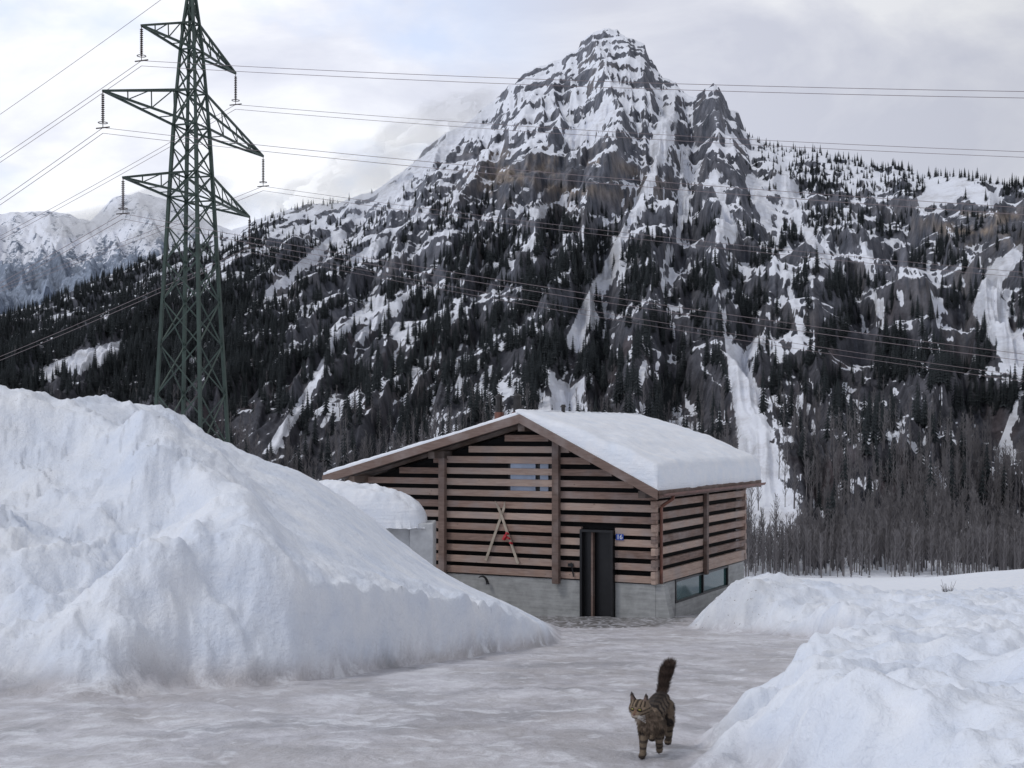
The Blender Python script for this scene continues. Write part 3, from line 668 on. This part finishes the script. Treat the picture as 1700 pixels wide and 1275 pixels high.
# ------------------------------------------------------------ cat
def make_cat():
    ox,oy=.85,7.85; oz=gz(.80,7.65); F_=Vector((-.24,-.971,0))
    cat=empty('tabby_cat',(ox,oy,oz),math.atan2(F_.y,F_.x))
    bm=bmesh.new()
    def cap(p,q,r0,r1):
        p=Vector(p);q=Vector(q); n=max(2,int((q-p).length/.008))
        for i in range(n+1):
            f=i/n; r=r0+(r1-r0)*f; m=bmesh.ops.create_icosphere(bm,subdivisions=2,radius=r)
            for v in m['verts']: v.co+=p.lerp(q,f)
    def chain(l):
        for a,c in zip(l[:-1],l[1:]): cap(a[:3],c[:3],a[3],c[3])
    chain([(.19,0,.222,.058),(.10,.0,.236,.062),(-.04,.0,.240,.064),(-.15,.004,.248,.062),(-.22,.005,.250,.054)])
    chain([(.18,0,.195,.052),(.225,-.010,.228,.050),(.262,-.026,.268,.048)])
    chain([(.10,0,.20,.042),(-.1,.0,.21,.036)])
    hc=Vector((.32,-.045,.308)); hd=Vector((.92,-.36,-.15)).normalized(); hs=Vector((.36,.93,0)).normalized(); hu=hd.cross(hs).normalized()
    if hu.z<0: hu=-hu
    chain([(.262,-.026,.268,.046),(*hc,.053)])
    chain([(*(hc+hs*.022),.046),(*(hc-hs*.022),.046)])
    chain([(*(hc+hd*.03-hu*.016+hs*.012),.025),(*(hc+hd*.056-hu*.024+hs*.009),.019)])
    chain([(*(hc+hd*.03-hu*.016-hs*.012),.025),(*(hc+hd*.056-hu*.024-hs*.009),.019)])
    chain([(*(hc+hd*.035-hu*.004),.018),(*(hc+hd*.060-hu*.013),.010)])
    chain([(*(hc+hd*.03-hu*.036),.018),(*(hc+hd*.048-hu*.042),.013)])
    for sg in (-1,1):
        e=hc+hs*sg*.038+hu*.034; chain([(*e,.021),(*(e+hu*.028+hs*sg*.006),.013),(*(e+hu*.060+hs*sg*.010),.003)])
    chain([(.17,-.038,.20,.044),(.155,-.043,.14,.033),(.215,-.043,.075,.022),(.225,-.042,.028,.019),(.252,-.044,.020,.021)])
    chain([(.17,.038,.20,.044),(.13,.044,.135,.033),(.155,.042,.085,.022),(.112,.040,.05,.019),(.128,.040,.030,.020)])
    chain([(-.17,.045,.220,.050),(-.10,.056,.155,.040),(-.19,.058,.095,.025),(-.17,.056,.03,.020),(-.135,.056,.020,.022)])
    chain([(-.17,-.042,.220,.050),(-.12,-.052,.155,.040),(-.24,-.05,.10,.025),(-.235,-.048,.03,.020),(-.20,-.048,.020,.022)])
    chain([(-.22,.005,.25,.028),(-.275,.008,.31,.028),(-.30,.014,.36,.033),(-.295,.026,.41,.037),(-.28,.046,.450,.031),(-.262,.064,.468,.018)])
    me=bpy.data.meshes.new('catraw'); bm.to_mesh(me); bm.free()
    tmp=bpy.data.objects.new('catraw',me); scene.collection.objects.link(tmp)
    r=tmp.modifiers.new('r','REMESH'); r.mode='VOXEL'; r.voxel_size=.004
    s=tmp.modifiers.new('s','SMOOTH'); s.factor=.5; s.iterations=5
    dg=bpy.context.evaluated_depsgraph_get(); dg.update(); bm_=bpy.data.meshes.new_from_object(tmp.evaluated_get(dg))
    bpy.data.objects.remove(tmp)
    n=len(bm_.vertices); co=np.zeros(n*3); bm_.vertices.foreach_get('co',co); co=co.reshape(-1,3)
    nv=np.zeros(n*3); bm_.vertices.foreach_get('normal',nv); nv=nv.reshape(-1,3)
    hcn,hdn,hsn,hun=[np.array(q) for q in (hc,hd,hs,hu)]
    def colour(c):
        x,y,z=c[:,0],c[:,1],c[:,2]
        rel=c-hcn; a=rel@hdn; s2=rel@hsn; u=rel@hun; head=(np.linalg.norm(rel,axis=1)<.118)&(a>-.03)&(u>-.055)
        base=np.tile(np.array((.135,.10,.072)),(len(c),1))
        st=np.sin(x*75+4*pn(y*22,z*22,3)+z*10)+.7*pn(x*60,z*60,5)
        m=ss(-.1,.5,st)[:,None]; base=base*(1-m)+np.array((.022,.017,.015))*m
        rg=(ss(.15,.23,x)*ss(.36,.25,z)*ss(.12,.18,z)*.9)[:,None]*(~head)[:,None]
        rc=np.array((.19,.145,.108))*(1+.55*np.sin(z*140+4*pn(y*40,z*20,6)))[:,None]; base=base*(1-rg)+rc*rg
        bk=(ss(.275,.30,z)*(x<.2)*.8)[:,None]; base=base*(1-bk)+np.array((.028,.022,.020))*bk
        tail=(x<-.235)&(z>.285); base[tail]=np.array((.062,.043,.034))*(1+.25*np.sin(c[tail,2]*110))[:,None]
        lg=(z<.13); sl=ss(.1,.7,np.sin(z[lg]*190+x[lg]*40))[:,None]; base[lg]=np.array((.05,.038,.03))*sl+np.array((.15,.115,.083))*(1-sl)
        base[z<.016]=(.05,.04,.034)
        hh=np.tile(np.array((.18,.135,.095)),(len(c),1))
        fs=ss(.1,.6,np.sin(np.abs(s2)*300+.4))*(u>.020)*(a>-.01)
        ck=ss(.2,.7,np.sin(u*330-np.abs(s2)*120))*(np.abs(s2)>.028)*(u<.012); fs=np.maximum(fs,ck)
        hh=hh*(1-.8*fs[:,None])
        mz=((a>.038)&(u<-.018)&(np.abs(s2)<.028)); hh[mz]=(.36,.31,.26)
        chn=(u<-.035)&(a>.01)&(np.abs(s2)<.022); hh[chn]=(.34,.29,.24)
        br=(a>.045)&(np.abs(s2)<.009)&(u>-.018)&(u<.012); hh[br]=(.15,.09,.06)
        ey=(((np.abs(s2)-.0225)**2/.0135**2+(u-.006)**2/.0095**2<1)&(a>.015)); hh[ey]=(.012,.010,.009)
        ear=(u>.052); hh[ear]=(.05,.038,.032); hh[ear&(a>.008)]=(.14,.10,.085)
        mo=(a>.05)&(np.abs(u+.036)<.0028)&(np.abs(s2)<.016); hh[mo]=(.03,.02,.018)
        base[head]=hh[head]; return base
    def setcol(mesh,c):
        a=mesh.attributes.new('fur','FLOAT_COLOR','POINT'); cc=np.ones((len(c),4),np.float32); cc[:,:3]=c; a.data.foreach_set('color',cc.ravel())
    m,nt,bs=M('cat_fur'); at=nt.nodes.new('ShaderNodeAttribute'); at.attribute_name='fur'
    nn=noise(nt,coords(nt),90,4,.7); c=mixc(nt,1.,at.outputs['Color'],ramp(nt,[(.3,.8),(.7,1.3)],nn).outputs[0],'MULTIPLY')
    L(nt,c,bs.inputs['Base Color']); bs.inputs['Roughness'].default_value=.75; bs.inputs['Specular IOR Level'].default_value=.2
    setcol(bm_,colour(co)); bm_.materials.clear(); add_obj('body',bm_,m,cat,True)
    NF=34000; idx=rng.choice(n,NF); P=co[idx]+rng.normal(0,.0015,(NF,3)); Nn=nv[idx]
    x,z=P[:,0],P[:,2]; rp=P-hcn; head=(np.linalg.norm(rp,axis=1)<.09)&((rp@hdn)>-.03)&((rp@hun)>-.05)
    ln=np.full(NF,.013); tl=(x<-.235)&(z>.285); ln[tl]=.028; rf=(x>.15)&(z<.29)&(z>.13); ln[rf]=.022; ln[(z<.18)&(np.abs(x)<.15)&(z>.13)]=.024; ln[z<.11]=.006; ln[head]=.004
    chk=head&(np.abs(rp@hsn)>.045)&((rp@hun)<.005); ln[chk]=.013
    ln*=rng.uniform(.5,1.3,NF)
    flow=np.tile(np.array((-.9,0,-.45)),(NF,1)); flow[tl]=(.0,.15,.75); flow[z<.12]=(0,0,-1); flow[(x>.14)&~head]=(-.1,0,-1.1)
    dr=Nn*.45+flow*.85+rng.normal(0,.14,(NF,3)); dr/=np.linalg.norm(dr,axis=1,keepdims=True)
    sd=np.cross(dr,rng.normal(0,1,(NF,3))); sd/=np.linalg.norm(sd,axis=1,keepdims=True); wv=.0010
    C_=P+dr*ln[:,None]; C_[:,2]=np.maximum(C_[:,2],.002)
    V=np.stack([P-sd*wv,P+sd*wv,C_],1).reshape(-1,3); me2=bpy.data.meshes.new('fur')
    me2.from_pydata(V.tolist(),[],np.arange(len(V)).reshape(-1,3).tolist())
    fc=colour(P)*rng.uniform(.7,1.4,(NF,1)); setcol(me2,np.repeat(fc,3,0)*np.tile(np.array([[.85],[.85],[1.3]]),(NF,1))); add_obj('fur',me2,m,cat)
    me_=simple('cat_eye',(.34,.30,.08),.15,.1,3,bmp=0); mk_=simple('cat_dark',(.01,.008,.008),.2,.1,3,bmp=0); mn_=simple('cat_nose',(.13,.055,.045),.5,.1,3,bmp=0)
    def ball(nm,p,r,mt,sc=(1,1,1)):
        bm=bmesh.new(); bmesh.ops.create_icosphere(bm,subdivisions=2,radius=r)
        for v in bm.verts: v.co=Vector((v.co.x*sc[0],v.co.y*sc[1],v.co.z*sc[2]))
        me=bpy.data.meshes.new(nm); bm.to_mesh(me); bm.free(); o=add_obj(nm,me,mt,cat,True); o.location=p
    for sg in (-1,1):
        ball('eye',hc+hd*.0425+hs*sg*.0225+hu*.006,.0090,me_,(1,1,.55)); ball('pupil',hc+hd*.0508+hs*sg*.023+hu*.006,.0030,mk_,(.6,.6,1.3))
    ball('nose',hc+hd*.073-hu*.016,.0065,mn_,(1,1.2,.8))
    wh=MB()
    for sg in (-1,1):
        for i in range(4):
            p=hc+hd*.066-hu*(.024+.003*i)+hs*sg*.016; wh.beam(p,p+hs*sg*.06+hd*.01+hu*(.012-.01*i),.0007,n=3)
    wh.obj('whiskers',m_white,cat)
make_cat()
# ------------------------------------------------------------ world, sun, camera
sd_=Vector((-.55,-.18,.80)).normalized(); elev=math.asin(sd_.z); azi=math.atan2(sd_.x,sd_.y)
w=bpy.data.worlds.new('World'); scene.world=w; w.use_nodes=True; nt=w.node_tree; bg=nt.nodes['Background']
sky=nt.nodes.new('ShaderNodeTexSky'); sky.sky_type='NISHITA'; sky.sun_disc=False; sky.sun_elevation=elev; sky.sun_rotation=azi
tc=nt.nodes.new('ShaderNodeTexCoord'); mp=nt.nodes.new('ShaderNodeMapping'); mp.inputs['Scale'].default_value=(1,1,2.1); mp.inputs['Location'].default_value=(.3,.1,.45); L(nt,tc.outputs['Generated'],mp.inputs[0])
n1=noise(nt,mp.outputs[0],4.2,8,.55,.35); n2=noise(nt,mp.outputs[0],3.6,6,.55,.2)
cl=ramp(nt,[(.38,(7.6,7.8,8.9)),(.48,(8.9,9.05,9.9)),(.58,(10.6,10.7,11.1))],n1).outputs[0]
cov=ramp(nt,[(.46,0),(.58,.85)],n2).outputs[0]
sx=nt.nodes.new('ShaderNodeSeparateXYZ'); L(nt,tc.outputs['Generated'],sx.inputs[0])
lx=nt.nodes.new('ShaderNodeMapRange'); L(nt,sx.outputs[0],lx.inputs[0]); lx.inputs[1].default_value=.06; lx.inputs[2].default_value=-.06
c=mixc(nt,math_(nt,'MULTIPLY',cov,lx.outputs[0]),cl,(6.9,8.0,10.4))
c=mixc(nt,.10,c,sky.outputs[0])
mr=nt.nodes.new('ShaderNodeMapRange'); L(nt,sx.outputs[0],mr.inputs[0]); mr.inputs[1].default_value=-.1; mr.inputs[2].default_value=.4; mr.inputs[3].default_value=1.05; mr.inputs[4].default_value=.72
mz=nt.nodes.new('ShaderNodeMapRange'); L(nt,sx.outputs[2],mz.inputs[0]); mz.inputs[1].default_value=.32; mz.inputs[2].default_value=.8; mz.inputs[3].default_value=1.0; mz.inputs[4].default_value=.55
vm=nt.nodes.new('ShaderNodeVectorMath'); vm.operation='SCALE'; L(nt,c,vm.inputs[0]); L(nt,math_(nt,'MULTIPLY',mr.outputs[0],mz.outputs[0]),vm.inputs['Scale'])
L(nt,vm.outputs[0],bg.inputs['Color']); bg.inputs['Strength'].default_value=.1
sun=bpy.data.lights.new('sun','SUN'); sun.energy=.95; sun.angle=math.radians(12); sun.color=(1,.97,.93)
so=bpy.data.objects.new('sun',sun); scene.collection.objects.link(so); so.rotation_euler=(-sd_).to_track_quat('-Z','Y').to_euler()
cam=bpy.data.cameras.new('camera'); co_=bpy.data.objects.new('camera',cam); scene.collection.objects.link(co_); scene.camera=co_
co_.location=(0,0,0); co_.rotation_euler=(math.pi/2,0,0); cam.sensor_width=36; cam.lens=36*F/1700; cam.shift_y=(HY-637.5)/1700; cam.clip_end=20000; cam.clip_start=.1
scene.view_settings.view_transform='Standard'; scene.view_settings.look='None'; scene.view_settings.exposure=0
